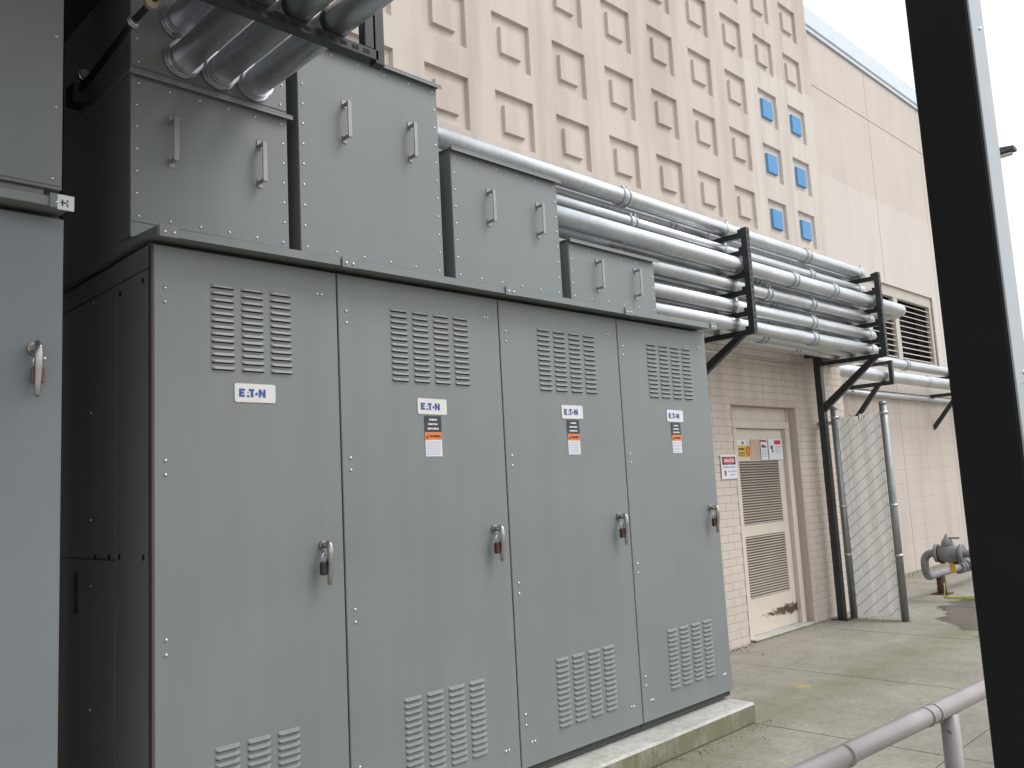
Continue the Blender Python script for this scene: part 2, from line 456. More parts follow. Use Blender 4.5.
def put_brick(x0, x1, z):
    global nb
    if x1-x0 < .03: return
    L = round(x1-x0, 3)
    yy = BY + .001 + random.uniform(-.0008, .0005)
    near = 5.05 < x0 and x1 < 7.2 and z < 2.62
    if near and nb < 296:
        if L not in bcache: bcache[L] = brick_mesh(L).mesh('brick', 'brick_paint')
        link('brick', bcache[L], bw, (x0, yy, z)); nb += 1
    else:
        b = brick_mesh(L); rest.add([(a+x0, b_+yy, c_+z) for a, b_, c_ in b.v], b.f)
k = 0; z = .006
while z+BH < 2.859:
    x = 4.3 - (BL+.0024)/2*(k % 2)
    segs = []
    while x < 7.96:
        segs.append((max(x, 4.3), min(x+BL, 7.962))); x += BL+.0024
    for a, b in segs:
        if z < OZ:
            if b > OX0 and a < OX1:
                if a < OX0: put_brick(a, OX0-.002, z)
                if b > OX1: put_brick(OX1+.002, b, z)
                continue
        put_brick(a, b, z)
    k += 1; z += CO
ro = rest.obj('brick_field', 'brick_paint', bw); ro['kind'] = 'stuff'

# --- plain recessed wall of large panels with louvred window
PY = 1.90
LX0, LX1, LZ0, LZ1 = 10.3, 13.39, 3.00, 4.17
pl = link('plain_wall', MB().box(7.0, 15.6, PY+.02, 2.28, -.01, 7.46).mesh('plain_wall', 'joint_dirt') if False else
          MB().box(7.975, LX0, PY+.022, 2.28, -.01, 7.46).box(LX1, 15.6, PY+.022, 2.28, -.01, 7.46).box(LX0, LX1, PY+.022, 2.28, -.01, LZ0).box(LX0, LX1, PY+.022, 2.28, LZ1, 7.46).mesh('plain_wall', 'brown_reveal'), bld)
pl.matrix_parent_inverse = Matrix.Translation(-Vector(bld.location)); pl['label'] = 'plain beige panel wall set back behind the pipe racks'
def panel(x0, x1, z0, z1, mat):
    j = .006
    mb = MB(); y0, y1 = PY, PY+.0215
    x0 += j; x1 -= j; z0 += j; z1 -= j
    hx0, hx1 = max(x0, LX0), min(x1, LX1); hz0, hz1 = max(z0, LZ0), min(z1, LZ1)
    if hx0 < hx1 and hz0 < hz1:
        if z0 < hz0: mb.box(x0, x1, y0, y1, z0, hz0)
        if hz1 < z1: mb.box(x0, x1, y0, y1, hz1, z1)
        if x0 < hx0: mb.box(x0, hx0, y0, y1, hz0, hz1)
        if hx1 < x1: mb.box(hx1, x1, y0, y1, hz0, hz1)
    else: mb.box(x0, x1, y0, y1, z0, z1)
    return mb.obj('wall_panel', mat, pl)
px = [7.972, 9.6, 11.52, 13.62, 15.6]
for i in range(len(px)-1):
    panel(px[i], px[i+1], 0-.01, 2.54, 'lower_beige')
    panel(px[i], px[i+1], 2.54, 6.70, 'plain_beige')
    panel(px[i], px[i+1], 6.70, 7.47, 'plain_beige')
mb = MB().box(7.975, 15.6, PY-.03, 2.32, 7.475, 7.53).box(7.975, 15.6, PY-.05, 2.34, 7.53, 7.80, c=.01)
cp = link('coping', mb.mesh('coping', 'trim_metal'), bld); cp.matrix_parent_inverse = Matrix.Translation(-Vector(bld.location))
# louvred window
wn = link('louvre_window', MB().box(LX0, LX1, 2.2, 2.24, LZ0, LZ1).mesh('louvre_window', 'dark_interior'), bld); wn.matrix_parent_inverse = Matrix.Translation(-Vector(bld.location))
wn['label'] = 'wide louvred vent with cream slats and dark gaps'
fy0, fy1 = PY+.03, PY+.10
MB().box(LX0, LX1, fy0, fy1, LZ0, LZ0+.07).box(LX0, LX1, fy0, fy1, LZ1-.16, LZ1).box(LX0, LX0+.1, fy0+.002, fy1, LZ0, LZ1).box(LX1-.1, LX1, fy0+.002, fy1, LZ0, LZ1).obj('frame', 'window_blind', wn)
for a, b in ((11.84, 11.99), (10.9, 10.98)):
    MB().box(a, b, fy0+.003, fy1, LZ0+.06, LZ1-.15).obj('mullion', 'window_blind', wn)
slm = MB().prism([(0, .0), (.0, .014), (.045, .034), (.045, .028)], 0, 0, 1).mesh('slat', 'window_blind')
for a, b in ((LX0+.1, 10.9), (10.98, 11.84), (11.99, LX1-.1)):
    z = LZ0+.09
    while z < LZ1-.17:
        o = link('slat', slm, wn, (a, fy0+.02, z)); o.scale = (b-a, 1, 1); z += .0835
# soffit over the left end, plus unseen slabs added higher to shade the pipes
sf = link('soffit_and_shade_slabs', MB().box(-6, -.03, -.75, 1.128, 3.52, 3.72).box(-.0299, .62, .2, 1.128, 3.5205, 3.7195).box(-6, .60, -2.3, -.751, 3.75, 3.90).box(-6, .60, -.7509, .05, 3.7501, 3.8999).mesh('soffit_and_shade_slabs', 'soffit_and_shade_brown'), bld); sf.matrix_parent_inverse = Matrix.Translation(-Vector(bld.location))
sw = link('back_wall', MB().box(-6, .66, 1.10, 1.128, 2.4, 3.519).mesh('back_wall', 'soffit_and_shade_brown'), bld); sw.matrix_parent_inverse = Matrix.Translation(-Vector(bld.location))  # beige wall coloured dark brown, its shade put into the paint

# --- door in the brick wall
def bld_part(name, mb, mats, label=None):
    o = link(name, mb.mesh(name, mats), bld); o.matrix_parent_inverse = Matrix.Translation(-Vector(bld.location))
    if label: o['label'] = label
    return o
DY = 1.232
fr = MB()
fr.box(5.715, 5.80, 1.19, 1.30, 0.0, 1.895, c=.003); fr.box(6.715, 6.80, 1.19, 1.30, 0.0, 1.895, c=.003); fr.box(5.715, 6.80, 1.188, 1.30, 1.896, 1.965, c=.003)
fr.box(5.632, 5.714, 1.215, 1.30, 0, 2.10); fr.box(6.801, 6.838, 1.215, 1.30, 0, 2.10); fr.box(5.716, 6.80, 1.222, 1.30, 1.966, 2.10)
dfr = bld_part('door_frame', fr, 'frame_paint')
rv_ = MB().box(OX0, OX0+.0018, 1.126, 1.2149, 0, OZ-.002).box(OX1-.0019, OX1, 1.126, 1.2149, 0, OZ-.002).box(OX0, OX1, 1.1262, 1.2149, OZ-.0019, OZ-.0002)
bld_part('door_reveal', rv_, 'brick_paint')
door = bld_part('door', MB().box(5.803, 6.712, DY+.012, DY+.045, .025, 1.892), 'door_leaf_paint', 'cream steel door with two louvre panels and rust near the foot')
# leaf face around the two louvre openings
fx0, fx1 = 5.803, 6.712
l0, l1 = 5.845, 6.60
MB().box(fx0, l0, DY, DY+.0118, .025, 1.892).box(l1, fx1, DY, DY+.0118, .025, 1.892).box(l0, l1, DY, DY+.0118, 1.59, 1.892).box(l0, l1, DY, DY+.0118, .90, 1.005).box(l0, l1, DY, DY+.0118, .025, .345).obj('door_face', 'door_leaf_paint', door)
for z0, z1 in ((1.005, 1.59), (.345, .90)):
    MB().box(l0+.001, l1-.001, DY+.0095, DY+.0115, z0+.001, z1-.001).obj('louvre_backing', 'brown_reveal', door)
    s = MB(); z = z0+.006
    while z < z1-.016:
        s.add([(l0+.002, DY+.009, z+.0085), (l1-.002, DY+.009, z+.0085), (l1-.002, DY-.006, z), (l0+.002, DY-.006, z), (l0+.002, DY+.009, z+.0065), (l1-.002, DY+.009, z+.0065), (l1-.002, DY-.006, z-.0025), (l0+.002, DY-.006, z-.0025)],
              [(0,1,2,3),(4,5,6,7),(3,2,6,7),(0,3,7,4),(1,2,6,5)]); z += .0242
    lo = s.obj('louvre_blades', 'blade_taupe', door); lo['kind'] = 'stuff'
for z in (1.62, .95, .28): MB().tube([(6.722, DY-.004, z-.05), (6.722, DY-.004, z+.05)], .008, 8).obj('hinge', 'frame_paint', door)
MB().box(5.69, 6.81, 1.10, 1.30, 0.0, .022, c=.004).obj('threshold', 'plinth_concrete', door)

# ================================================================ signs
def strokes(mb, x0, x1, z, h, y, n, rnd, mi=0):
    x = x0
    while x < x1-.004:
        wdt = min(rnd.uniform(.4, 1.4)*h*1.6, x1-x)
        mb.box(x, x+wdt, y, y+.0012, z, z+h, mi=mi); x += wdt + h*.45
rs_ = random.Random(3)
sg = empty('danger_sign', 'white sign with red oval header on the brick beside the door', 'sign', (5.505, WY-.008, 1.435))
MB().box(-.13, .13, -.004, 0, 0, .212, c=.001).obj('sign_plate', 'white_label', sg)
hd = MB().box(-.11, .11, -.0052, -.0042, .125, .195).obj('header', 'label_black', sg)
ov = [(math.cos(a)*.10, .16+math.sin(a)*.032) for a in [2*pi*i/28 for i in range(28)]]
MB().prism(ov, 1, -.0064, -.0054).obj('red_oval', 'sign_red', sg)
link('lettering', text_mesh('DANGER', .042, 'white_label'), sg, (0, -.0072, .16))
pm = MB(); strokes(pm, -.10, .10, .095, .018, -.0055, 0, rs_); strokes(pm, -.03, .11, .060, .012, -.0055, 0, rs_); strokes(pm, .0, .09, .030, .012, -.0055, 0, rs_)
stuff(pm.obj('printed_lines', 'print_grey', sg))
MB().box(-.085, -.055, -.0055, -.0042, .03, .075).obj('red_symbol', 'sign_red', sg)
SY = DY-.0035
sg = empty('yellow_notice', 'yellow notice with red ring symbol at left of the door top', 'sign', (5.95, SY, 1.632))
MB().box(-.138, .138, -.0025, 0, 0, .10).obj('sign_plate', 'sign_yellow', sg)
ring = [(math.cos(a), math.sin(a)) for a in [2*pi*i/24 for i in range(24)]]
rm = MB()
rv = [(.085+a*.040, -.004, .05+b*.045) for a, b in ring] + [(.085+a*.027, -.004, .05+b*.031) for a, b in ring]
rm.add(rv, [(i, (i+1) % 24, 24+(i+1) % 24, 24+i) for i in range(24)]); rm.box(.082, .088, -.0045, -.0035, .022, .08); rm.box(.064, .106, -.0046, -.0036, .045, .052)
rm.obj('ring_symbol', 'sign_red', sg)
pm = MB(); strokes(pm, -.12, .02, .062, .018, -.004, 0, rs_); strokes(pm, -.12, .02, .030, .010, -.004, 0, rs_); strokes(pm, -.12, .02, .012, .008, -.004, 0, rs_); stuff(pm.obj('printed_lines', 'rust', sg))
sg = empty('white_sticker', 'small white sticker above the yellow notice on the door', 'sign', (5.913, SY, 1.737))
MB().box(-.10, .10, -.0025, 0, 0, .052).obj('sign_plate', 'white_label', sg); MB().box(-.098, -.06, -.0042, -.003, .006, .046).box(.02, .05, -.0042, -.003, .012, .036).obj('black_mark', 'label_black', sg)
sg = empty('tan_board', 'bare tan board between the notices on the door', 'board', (6.17, SY, 1.605)); MB().box(-.078, .082, -.002, 0, 0, .187).obj('board_face', 'tag_tan', sg)
sg = empty('white_notice', 'narrow white notice with orange header on the door', 'sign', (6.335, SY-.003, 1.60))
MB().box(-.065, .060, -.0025, 0, 0, .196).obj('sign_plate', 'white_label', sg); MB().box(-.062, .045, -.0042, -.003, .168, .19).obj('header', 'sign_red', sg)
MB().box(-.045, -.005, -.0042, -.003, .115, .145).box(.0, .035, -.0042, -.003, .115, .132).obj('black_mark', 'label_black', sg)
pm = MB(); [strokes(pm, -.05, .04, q, .007, -.004, 0, rs_) for q in (.09, .07, .05, .03)]; stuff(pm.obj('printed_lines', 'print_grey', sg))
sg = empty('white_notice', 'wide white notice with red header at right of the door top', 'sign', (6.553, SY-.003, 1.598))
MB().box(-.135, .140, -.0025, 0, 0, .20).obj('sign_plate', 'white_label', sg); MB().box(-.02, .105, -.0042, -.003, .148, .188).obj('header', 'sign_red', sg)
MB().box(-.095, -.055, -.0042, -.003, .10, .135).box(-.075, -.05, -.0042, -.003, .07, .092).obj('black_mark', 'label_black', sg)
pm = MB(); [strokes(pm, -.01, a, q, .008, -.004, 0, rs_) for a, q in ((.1, .12), (.08, .095), (.06, .07))]; stuff(pm.obj('printed_lines', 'print_grey', sg))

# ================================================================ PLINTH
PT = .118
pb = MB().box(-4.2, 3.495, -.145, .98, 0.0015, PT, c=.012)
tag(pb.obj('concrete_plinth', 'plinth_concrete'), 'long mossy concrete plinth under the row of grey cabinets', 'plinth')

# ================================================================ CABINETS
BOLT = MB()
def dome(mb, r_, h, n=8):
    v = []; 
    for k_, (rr2, hh) in enumerate(((1, 0), (.85, .6), (.45, 1))):
        v += [(math.cos(2*pi*i/n)*r_*rr2, -h*hh, math.sin(2*pi*i/n)*r_*rr2) for i in range(n)]
    fs = []
    for k_ in range(2): fs += [(k_*n+i, k_*n+(i+1) % n, (k_+1)*n+(i+1) % n, (k_+1)*n+i) for i in range(n)]
    fs.append([2*n+i for i in range(n)]); mb.add(v, fs, 0, True); return mb
bolt_me = dome(MB(), .0065, .005).mesh('bolt', 'zinc_bolt')
screw_me = dome(MB(), .0055, .004).mesh('screw', 'zinc_bolt')
# louvre hood: open at the bottom, black strip painted in for the dark inside
LW = .094
hood = MB()
T, Bz, dp = .0135, 0.0, .0088; c = .020
hood.add([(0,0,T),(LW,0,T),(LW,0,0),(0,0,0),(c,-dp*.55,T-.0035),(LW-c,-dp*.55,T-.0035),(LW-c*.6,-dp,0),(c*.6,-dp,0)],
         [(0,1,5,4),(4,5,6,7),(0,4,7,3),(1,2,6,5)])
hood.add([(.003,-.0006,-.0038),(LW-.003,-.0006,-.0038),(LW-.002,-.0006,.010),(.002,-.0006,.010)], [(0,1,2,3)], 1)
hood_me = hood.mesh('louvre', ['grey_paint', 'painted_slot_dark'])

# lever handle
def handle_mesh():
    m = MB()
    m.tube([(0, 0, 0), (0, -.012, 0)], .019, 14)
    m.tube([(0, -.012, 0), (0, -.042, 0)], .013, 12)
    m.tube([(0, -.040, .016), (0, -.050, .0), (0, -.054, -.03), (0, -.052, -.07), (0, -.046, -.11), (0, -.044, -.142), (0, -.045, -.150)],
           [.009, .0125, .0125, .0105, .0095, .0095, .005], 12)
    return m.mesh('handle', 'chrome')
handle_me = handle_mesh()
def padlock(loc, mat, label):
    e_ = empty('padlock', label, 'padlock', loc, 'padlocks hanging from the cabinet handles')
    MB().box(-.018, .018, -.011, .011, -.048, 0, c=.004).obj('lock_body', mat, e_)
    pts = [(-.011, 0, -.002), (-.011, 0, .022)] + [(-math.cos(a)*.011, 0, .022+math.sin(a)*.011) for a in [pi*i/8 for i in range(1, 8)]] + [(.011, 0, .022), (.011, 0, -.002)]
    MB().tube(pts, .0035, 8).obj('shackle', 'zinc_bolt', e_)

def logo_mesh():
    """blue plate lettering: block E, dotted A, T with slanted foot, dot, N"""
    m = MB(); y0, y1 = -.0012, 0; h = .030
    P = lambda pts: m.prism(pts, 1, y0, y1)
    P([(0,0),(.008,0),(.008,h),(0,h)]); 
    for zz, ln in ((0, .022), (.0115, .019), (.0225, .023)): P([(.008,zz),(ln,zz),(ln,zz+.0075),(.008,zz+.0075)])
    P([(.029,0),(.042,0),(.0395,.006),(.031,.006)]); P([(.033,.013),(.0375,.013),(.0353,.019)])          # dotted A
    P([(.038,h),(.060,h),(.060,h-.008),(.0405,h-.008)]); P([(.047,0),(.057,0),(.0545,h-.008),(.0465,h-.008)])   # T
    P([(.0695+math.cos(a)*.0052, .0125+math.sin(a)*.0052) for a in [2*pi*i/12 for i in range(12)]])
    P([(.079,0),(.087,0),(.087,h),(.079,h)]); P([(.098,0),(.1065,0),(.1065,h),(.098,h)]); P([(.087,h),(.087,h-.011),(.098,0),(.098,.011)])
    me_ = m.mesh('lettering', 'logo_blue'); me_.transform(Matrix.Translation((-.0535, 0, -h/2))); return me_
logo_me = logo_mesh()
def rrect(w2, h2, r_, n=4):
    pts = []
    for cx, cz, a0 in ((w2-r_, h2-r_, 0), (-w2+r_, h2-r_, pi/2), (-w2+r_, -h2+r_, pi), (w2-r_, -h2+r_, 3*pi/2)):
        pts += [(cx+math.cos(a0+pi/2*i/n)*r_, cz+math.sin(a0+pi/2*i/n)*r_) for i in range(n+1)]
    return pts
plate_me = MB().prism(rrect(.083, .035, .008), 1, -.002, 0).mesh('nameplate', 'plate_white')
warn_txt = text_mesh('WARNING', .013, 'label_black')

DB, DT, DTH = .170, 2.368, .022           # door bottom, top, thickness
RL0, RL1 = 2.376, 2.405                   # roof lip
CD = .96                                  # cabinet depth
def cabinet(x0, x1, yf, label, ncol, style, first=False, last=False):
    c_ = empty('switchgear_cabinet', label, 'cabinet', (x0, yf, PT), 'grey switchgear cabinets standing in a row')
    W = x1-x0; zo = -PT
    b = MB()
    b.box(.006, W-.006, .012, CD, .012, DT+.012+zo)                        # body behind the door
    b.box(.002, W-.002, .050, CD-.02, .0, .0115)
    c_body = b.obj('body', 'grey_frame', c_)
    MB().box(.004, W-.004, .0, .011, .02, DB+zo-.008).obj('base_channel', 'gap_rubber', c_)
    # roof section
    xr0, xr1 = (-.02 if first else .0015), (W-.004+.0 if last else W-.0015)
    r_ = MB()
    r_.prism([(-.112, RL0+zo), (-.112, RL1+zo), (-.106, RL1+zo+.004), (.35, RL1+zo+.03), (CD, RL1+zo+.03), (CD, RL0+zo+.012), (-.105, RL0+zo+.012), (-.105, RL0+zo)], 0, xr0, xr1)
    roof = r_.obj('roof', 'grey_paint', c_)
    jc = [] 
    if first: jc.append(.018)
    jc.append(W-.038 if last else W)
    for jx in jc:
        MB().box(jx-.035, jx+.035, -.1205, -.1125, RL0+zo-.006, RL1+zo+.010, c=.002).obj('joint_cover', 'grey_paint', roof)
        for s_ in (-.016, .016): link('bolt', bolt_me, roof, (jx+s_, -.1205, RL0+zo+.012))
    # door
    g_ = .0035
    dd_ = MB().box(g_, W-g_, -DTH, 0, DB+zo, DT+zo, c=.0025).obj('door', style, c_)
    MB().box(0.0, g_*.95, -DTH*.35, .0115, DB+zo+.002, DT+zo).box(W-g_*.95, W, -DTH*.35, .0115, DB+zo+.002, DT+zo).obj('gasket', 'gasket', c_)
    yd = -DTH-.0003
    for z_ in (2.214, 2.165, 1.606, 1.557, 1.004, .955, .405, .357):
        link('bolt', bolt_me, dd_, (.042, yd, z_+zo))
    for z_ in (2.27, .275):
        for xx in (W-.095, W-.075): link('bolt', bolt_me, dd_, (xx, yd, z_+zo))
    for xx in (.075, .095): link('bolt', bolt_me, dd_, (xx, yd, .275+zo))
    if ncol:
        lx0 = (.209 if ncol == 3 else .265)
        for ztop in (2.250, .6115):
            for i in range(ncol):
                for k_ in range(13):
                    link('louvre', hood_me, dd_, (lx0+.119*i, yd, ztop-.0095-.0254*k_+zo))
    return c_, dd_, yd
YD = 0.0
seams = [0, .755, 1.675, 2.598, 3.497]
labs = ['narrow grey cabinet at the left end of the row with nameplate only',
        'wide grey cabinet right of the narrow one, under the tallest pull box',
        'third grey cabinet from the left end of the louvred row',
        'grey cabinet at the right end of the row beside the brick wall']
seam_w = [b-a for a, b in zip(seams, seams[1:])]
for i in range(4):
    x0, x1 = seams[i], seams[i+1]
    # door skin faces y = 0, so the frame stands DTH behind it
    c_, dd_, yd = cabinet(x0, x1, DTH, labs[i], 3 if i == 0 else 4, 'grey_paint', i == 0, i == 3)
    W = x1-x0
    hx = W-.098
    link('handle', handle_me, dd_, (hx, yd, 1.268-PT))
    pc = [.3815, .480, .500, .503][i]
    zc = 1.853 if i == 0 else 1.828
    np_ = link('nameplate', plate_me, c_, (pc, yd-.0005, zc-PT)); np_.rotation_euler.y = (0, .012, -.008, .01)[i]
    link('lettering', logo_me, np_, (-.012, -.0024, .0))
    if i:
        wl = MB().box(-.047, .047, -.0008, 0, -.107, 0).obj('warning_label', 'white_label', c_, (pc+.0, yd-.0008, 1.710-PT))
        wl['label'] = 'white label with black and orange header bands'
        wl.location.x = pc; wl.location.z = 1.714-PT
        MB().box(-.0475, .0475, -.0014, -.0009, -.0, .072).obj('black_band', 'label_black', wl)
        MB().box(-.0475, .0475, -.0016, -.0009, -.034, -.001).obj('orange_band', 'label_orange', wl)
        link('lettering', warn_txt, wl, (.008, -.0024, -.018))
        MB().prism([(-.042, -.027), (-.028, -.027), (-.035, -.012)], 1, -.0024, -.0017).obj('triangle_mark', 'label_black', wl)
        pm = MB()
        for q, ww in ((.052, .022), (.032, .030), (.012, .032)): strokes(pm, -ww, ww, q, .0075, -.0026, 0, rs_)
        stuff(pm.obj('printed_lines', 'white_label', wl))
        pm = MB(); [strokes(pm, -.042, .040, -.045-.009*q, .0035, -.0014, 0, rs_) for q in range(7)]; stuff(pm.obj('small_print', 'print_grey', wl))
    mat, lb = (('black_plastic', 'black padlock on the handle of the narrow left cabinet'), ('padlock_brown', 'dark red padlock on the wide cabinet under the tallest pull box'),
               ('padlock_brown', 'dark red padlock on the third louvred cabinet'), ('padlock_brown', 'dark red padlock on the cabinet nearest the brick wall'))[i]
    padlock((x0+hx-.016, -.036, 1.205), mat, lb)
# side cover of the first cabinet: corner post, panel, bolts
c0 = [o for o in bpy.data.objects if o.name.startswith('switchgear_cabinet')][0]
zo = -PT
MB().box(-.004, .0055, -.0195, .0115, DB+zo, DT+zo).obj('door_edge', 'edge_brown', c0)
MB().box(-.003, .0055, .016, .310, .03, 2.285+zo, c=.001).obj('corner_post', 'grey_frame', c0)
for z0, z1 in ((.03, 1.262+zo), (1.270+zo, 2.285+zo)):
    MB().box(-.002, .0055, .316, CD-.01, z0, z1, c=.001).obj('side_panel', 'grey_frame', c0)
MB().box(-.004, .0055, .014, CD, 2.290+zo, DT+zo, c=.001).obj('top_rail', 'grey_frame', c0)
sb = bolt_me.copy(); sb.transform(Matrix.Rotation(-pi/2, 4, 'Z'))
hole = MB().tube([(-.0045, 0, 0), (-.003, 0, 0)], .011, 10).mesh('slot_hole', 'painted_slot_dark')
for (y, z_) in ((.55, 2.267), (.572, 1.83), (.565, 1.413), (.56, 1.163), (.56, .706)): link('bolt', sb, c0, (-.003, y, z_+zo))
for (y, z_) in ((.055, 2.25), (.27, 2.246), (.055, 1.28), (.272, 1.278), (.372, 1.276), (.515, 1.273)): link('slot_hole', hole, c0, (0, y, z_+zo))
MB().box(-.0042, -.0022, .70, .75, 1.05+zo, 1.21+zo).obj('side_label', 'edge_brown', c0)

# the separate cabinet at the left edge of the picture
lc, ld, yd = cabinet(-1.29, -.317, -.1+DTH, 'bluish grey cabinet at the far left with a high lever handle', 0, 'grey_paint_cool', False, True)
W = .973
for o in list(ld.children): bpy.data.objects.remove(o)
link('handle', handle_me, ld, (W-.085, yd, 1.944-PT))
link('bolt', bolt_me, ld, (W-.055, yd, 1.918-PT))
padlock((-.398, -.1-.030, 1.885), 'padlock_brass', 'brass padlock on the far left cabinet with the high handle')
MB().box(W-.052, W-.005, -.1215, -.1180, RL0-PT-.010, RL1-PT+.008).obj('white_tag', 'white_label', lc)
MB().box(W-.043, W-.018, -.1225, -.1218, RL0-PT+.010, RL0-PT+.014).box(W-.040, W-.036, -.1225, -.1218, RL0-PT+.001, RL0-PT+.022).box(W-.026, W-.022, -.1225, -.1218, RL0-PT+.001, RL0-PT+.022).obj('tag_marking', 'label_black', lc)

# ================================================================ PULL BOXES on the roofs
RT = RL1+.031
pull_h = MB()
pull_h.box(-.008, .008, -.044, -.002, .154, .166, c=.002); pull_h.box(-.008, .008, -.044, -.002, .0, .012, c=.002)
pull_h.box(-.011, .011, -.050, -.044, -.004, .170, c=.002); pull_h.box(-.011, .011, -.004, 0, -.018, .018); pull_h.box(-.011, .011, -.004, 0, .148, .184)
pull_me = pull_h.mesh('pull_handle', 'galvanised')
pull_h2 = pull_h.mesh('pull_handle', 'handle_grey')
def pull_box(x0, x1, zt, label, hx, hz, yf=.17, yb=.93, zb=None, lid=True, mat='grey_paint', nmx=5, nmz=7, group='grey pull boxes on the cabinet roofs'):
    zb = RT if zb is None else zb
    e_ = empty('pull_box', label, 'junction box', (x0, yf, zb), group)
    W, H = x1-x0, zt-zb
    MB().box(0, W, .0035, yb-yf, 0, H-.002, c=.002).obj('shell', 'grey_frame' if mat == 'grey_paint' else mat, e_)
    z0c = .06 if zb == RT else .012
    fc = MB().box(.002, W-.002, 0, .003, z0c, H-.014).obj('front_cover', mat, e_)
    if zb == RT: MB().box(.003, W-.003, .0012, .0032, .001, z0c-.004).obj('sill', mat, e_)
    if lid: MB().box(-.012, W+.014, -.028, yb-yf+.01, H-.0018, H+.006, c=.002).box(-.012, W+.014, -.028, -.025, H-.014, H-.0019).obj('lid', mat, e_)
    for k_ in range(nmx):
        xx = .03+(W-.06)*k_/(nmx-1)
        link('screw', screw_me, fc, (xx, 0, z0c+.022)); link('screw', screw_me, fc, (xx, 0, H-.034))
    for k_ in range(1, nmz-1):
        zz = z0c+.022+(H-.056-z0c)*k_/(nmz-1)
        link('screw', screw_me, fc, (.022, 0, zz)); link('screw', screw_me, fc, (W-.022, 0, zz))
    for xx in hx: link('pull_handle', pull_h2, fc, (xx-x0, 0, hz-zb))
    return e_
pull_box(-.013, .640, 3.070, 'grey pull box at left, below the overhead pipes', (.140, .508), 2.750, nmx=6)
pull_box(-.013, .640, 3.515, 'dark grey upper box that the overhead pipes enter', (), 0, zb=3.088, lid=False, nmx=5, nmz=5)
pull_box(.695, 1.487, 3.468, 'tallest grey pull box, second from the left', (.930, 1.305), 3.050, nmx=6, nmz=11)
pull_box(1.560, 2.352, 3.166, 'grey pull box with the middle height, third from the left', (1.810, 2.182), 2.825, nmx=6, nmz=8)
pull_box(2.425, 3.240, 2.838, 'lowest grey pull box at the right end of the roofs', (2.670, 3.035), 2.582, nmx=6, nmz=5)
# upper box on the left cabinet
lb_ = pull_box(-1.27, -.322, 3.50, 'tall grey box on top of the far left cabinet', (), 0, yf=-.085, yb=.6, zb=2.468, lid=False, nmx=3, nmz=5)
MB().box(.03, .90, .02, .66, -.030, -.0005).obj('base_frame', 'grey_frame', lb_)

# ================================================================ CONDUITS
def coupling(parent, p_, ax, rad, ln=.085):
    dv = Vector(ax); a, b = Vector(p_)-dv*ln/2, Vector(p_)+dv*ln/2
    m = MB().tube([a, b], rad+.007, 16)
    for q in (a+dv*.012, b-dv*.012): m.tube([q-dv*.006, q+dv*.006], rad+.011, 16)
    m.box(p_[0]-.03, p_[0]-.018, p_[1]-.006-rad*.6, p_[1]+.006-rad*.6, p_[2]+rad*.82, p_[2]+rad*.82+.02); m.box(p_[0]+.018, p_[0]+.03, p_[1]-.006-rad*.6, p_[1]+.006-rad*.6, p_[2]+rad*.82, p_[2]+rad*.82+.02)
    return m.obj('coupling', 'galvanised', parent)
def strap(parent, x, y, z, rad):
    m = MB().tube([(x-.016, y, z), (x+.016, y, z)], rad+.004, 16)
    m.box(x-.014, x+.014, y-.003-rad*.75, y+.003-rad*.75, z+rad*.55, z+rad+.028); m.box(x-.006, x+.006, y-rad*.75-.012, y-rad*.75+.012, z+rad+.008, z+rad+.016)
    return m.obj('strap', 'zinc_bolt', parent)
RK = (4.665, 7.14)
def rack_conduit(label, x0, y, z, rad, xe, coup, wallend=True):
    e_ = empty('conduit', label, 'conduit', (x0, y, z), 'galvanised conduits on the wall racks')
    L = xe-x0; br = .17
    pts = [(0,0,0), (L*.5, 0, 0), (L-br, 0, 0)] + elbow((L-br, 0, 0), (1,0,0), (0,1,0), br)[1:] + [(L, WY+.03-y, 0)]
    MB().tube(pts, rad, 20).obj('pipe', 'galvanised', e_)
    for cx in coup: coupling(e_, (cx-x0, 0, 0), (1,0,0), rad)
    for rx in RK: strap(e_, rx+.02-x0, 0, 0, rad)
    m = MB().tube([(.0, 0, 0), (.028, 0, 0)], rad+.012, 16); m.obj('hub', 'galvanised', e_)
    return e_
rack_conduit('top galvanised conduit leaving the tallest pull box', 1.4875, .50, 3.392, .057, 7.36, (3.40, 6.05))
rack_conduit('thin galvanised conduit second from the top of the racks', 2.3525, .52, 3.236, .042, 7.42, (3.50, 6.15))
rack_conduit('front galvanised conduit at mid height whose elbow passes the far rack', 2.3525, .40, 3.080, .062, 8.02-.0, (5.55, 6.30))
rack_conduit('conduit hidden behind the mid-height front one', 2.3525, .565, 3.080, .058, 7.62, (5.2,))
rack_conduit('conduit on the top arms, half hidden behind the top conduit', 1.4875, .68, 3.392, .057, 7.52, (4.2,))
rack_conduit('conduit on the second arms, half hidden behind the thin conduit', 2.3525, .68, 3.250, .057, 7.60, (5.0,))
rack_conduit('rear conduit level with the top of the lowest pull box', 3.2405, .64, 2.937, .055, 7.55, (5.6,))
rack_conduit('galvanised conduit leaving the top of the lowest pull box', 3.2405, .475, 2.775+.165-.003, .055, 7.40, (5.22, 6.0))
rack_conduit('galvanised conduit second from the bottom of the racks, front', 3.2405, .475, 2.768, .055, 7.40, (5.98,))
rack_conduit('galvanised conduit second from the bottom of the racks, rear', 3.2405, .64, 2.768, .055, 7.56, (5.5,))
rack_conduit('bottom galvanised conduit of the racks, front', 3.2405, .475, 2.624, .055, 7.42, (5.98,))
rack_conduit('bottom galvanised conduit of the racks, middle', 3.2405, .64, 2.624, .055, 7.58, (5.4,))
rack_conduit('bottom galvanised conduit of the racks, nearest the wall', 3.2405, .80, 2.624, .055, 7.72, (6.3,))

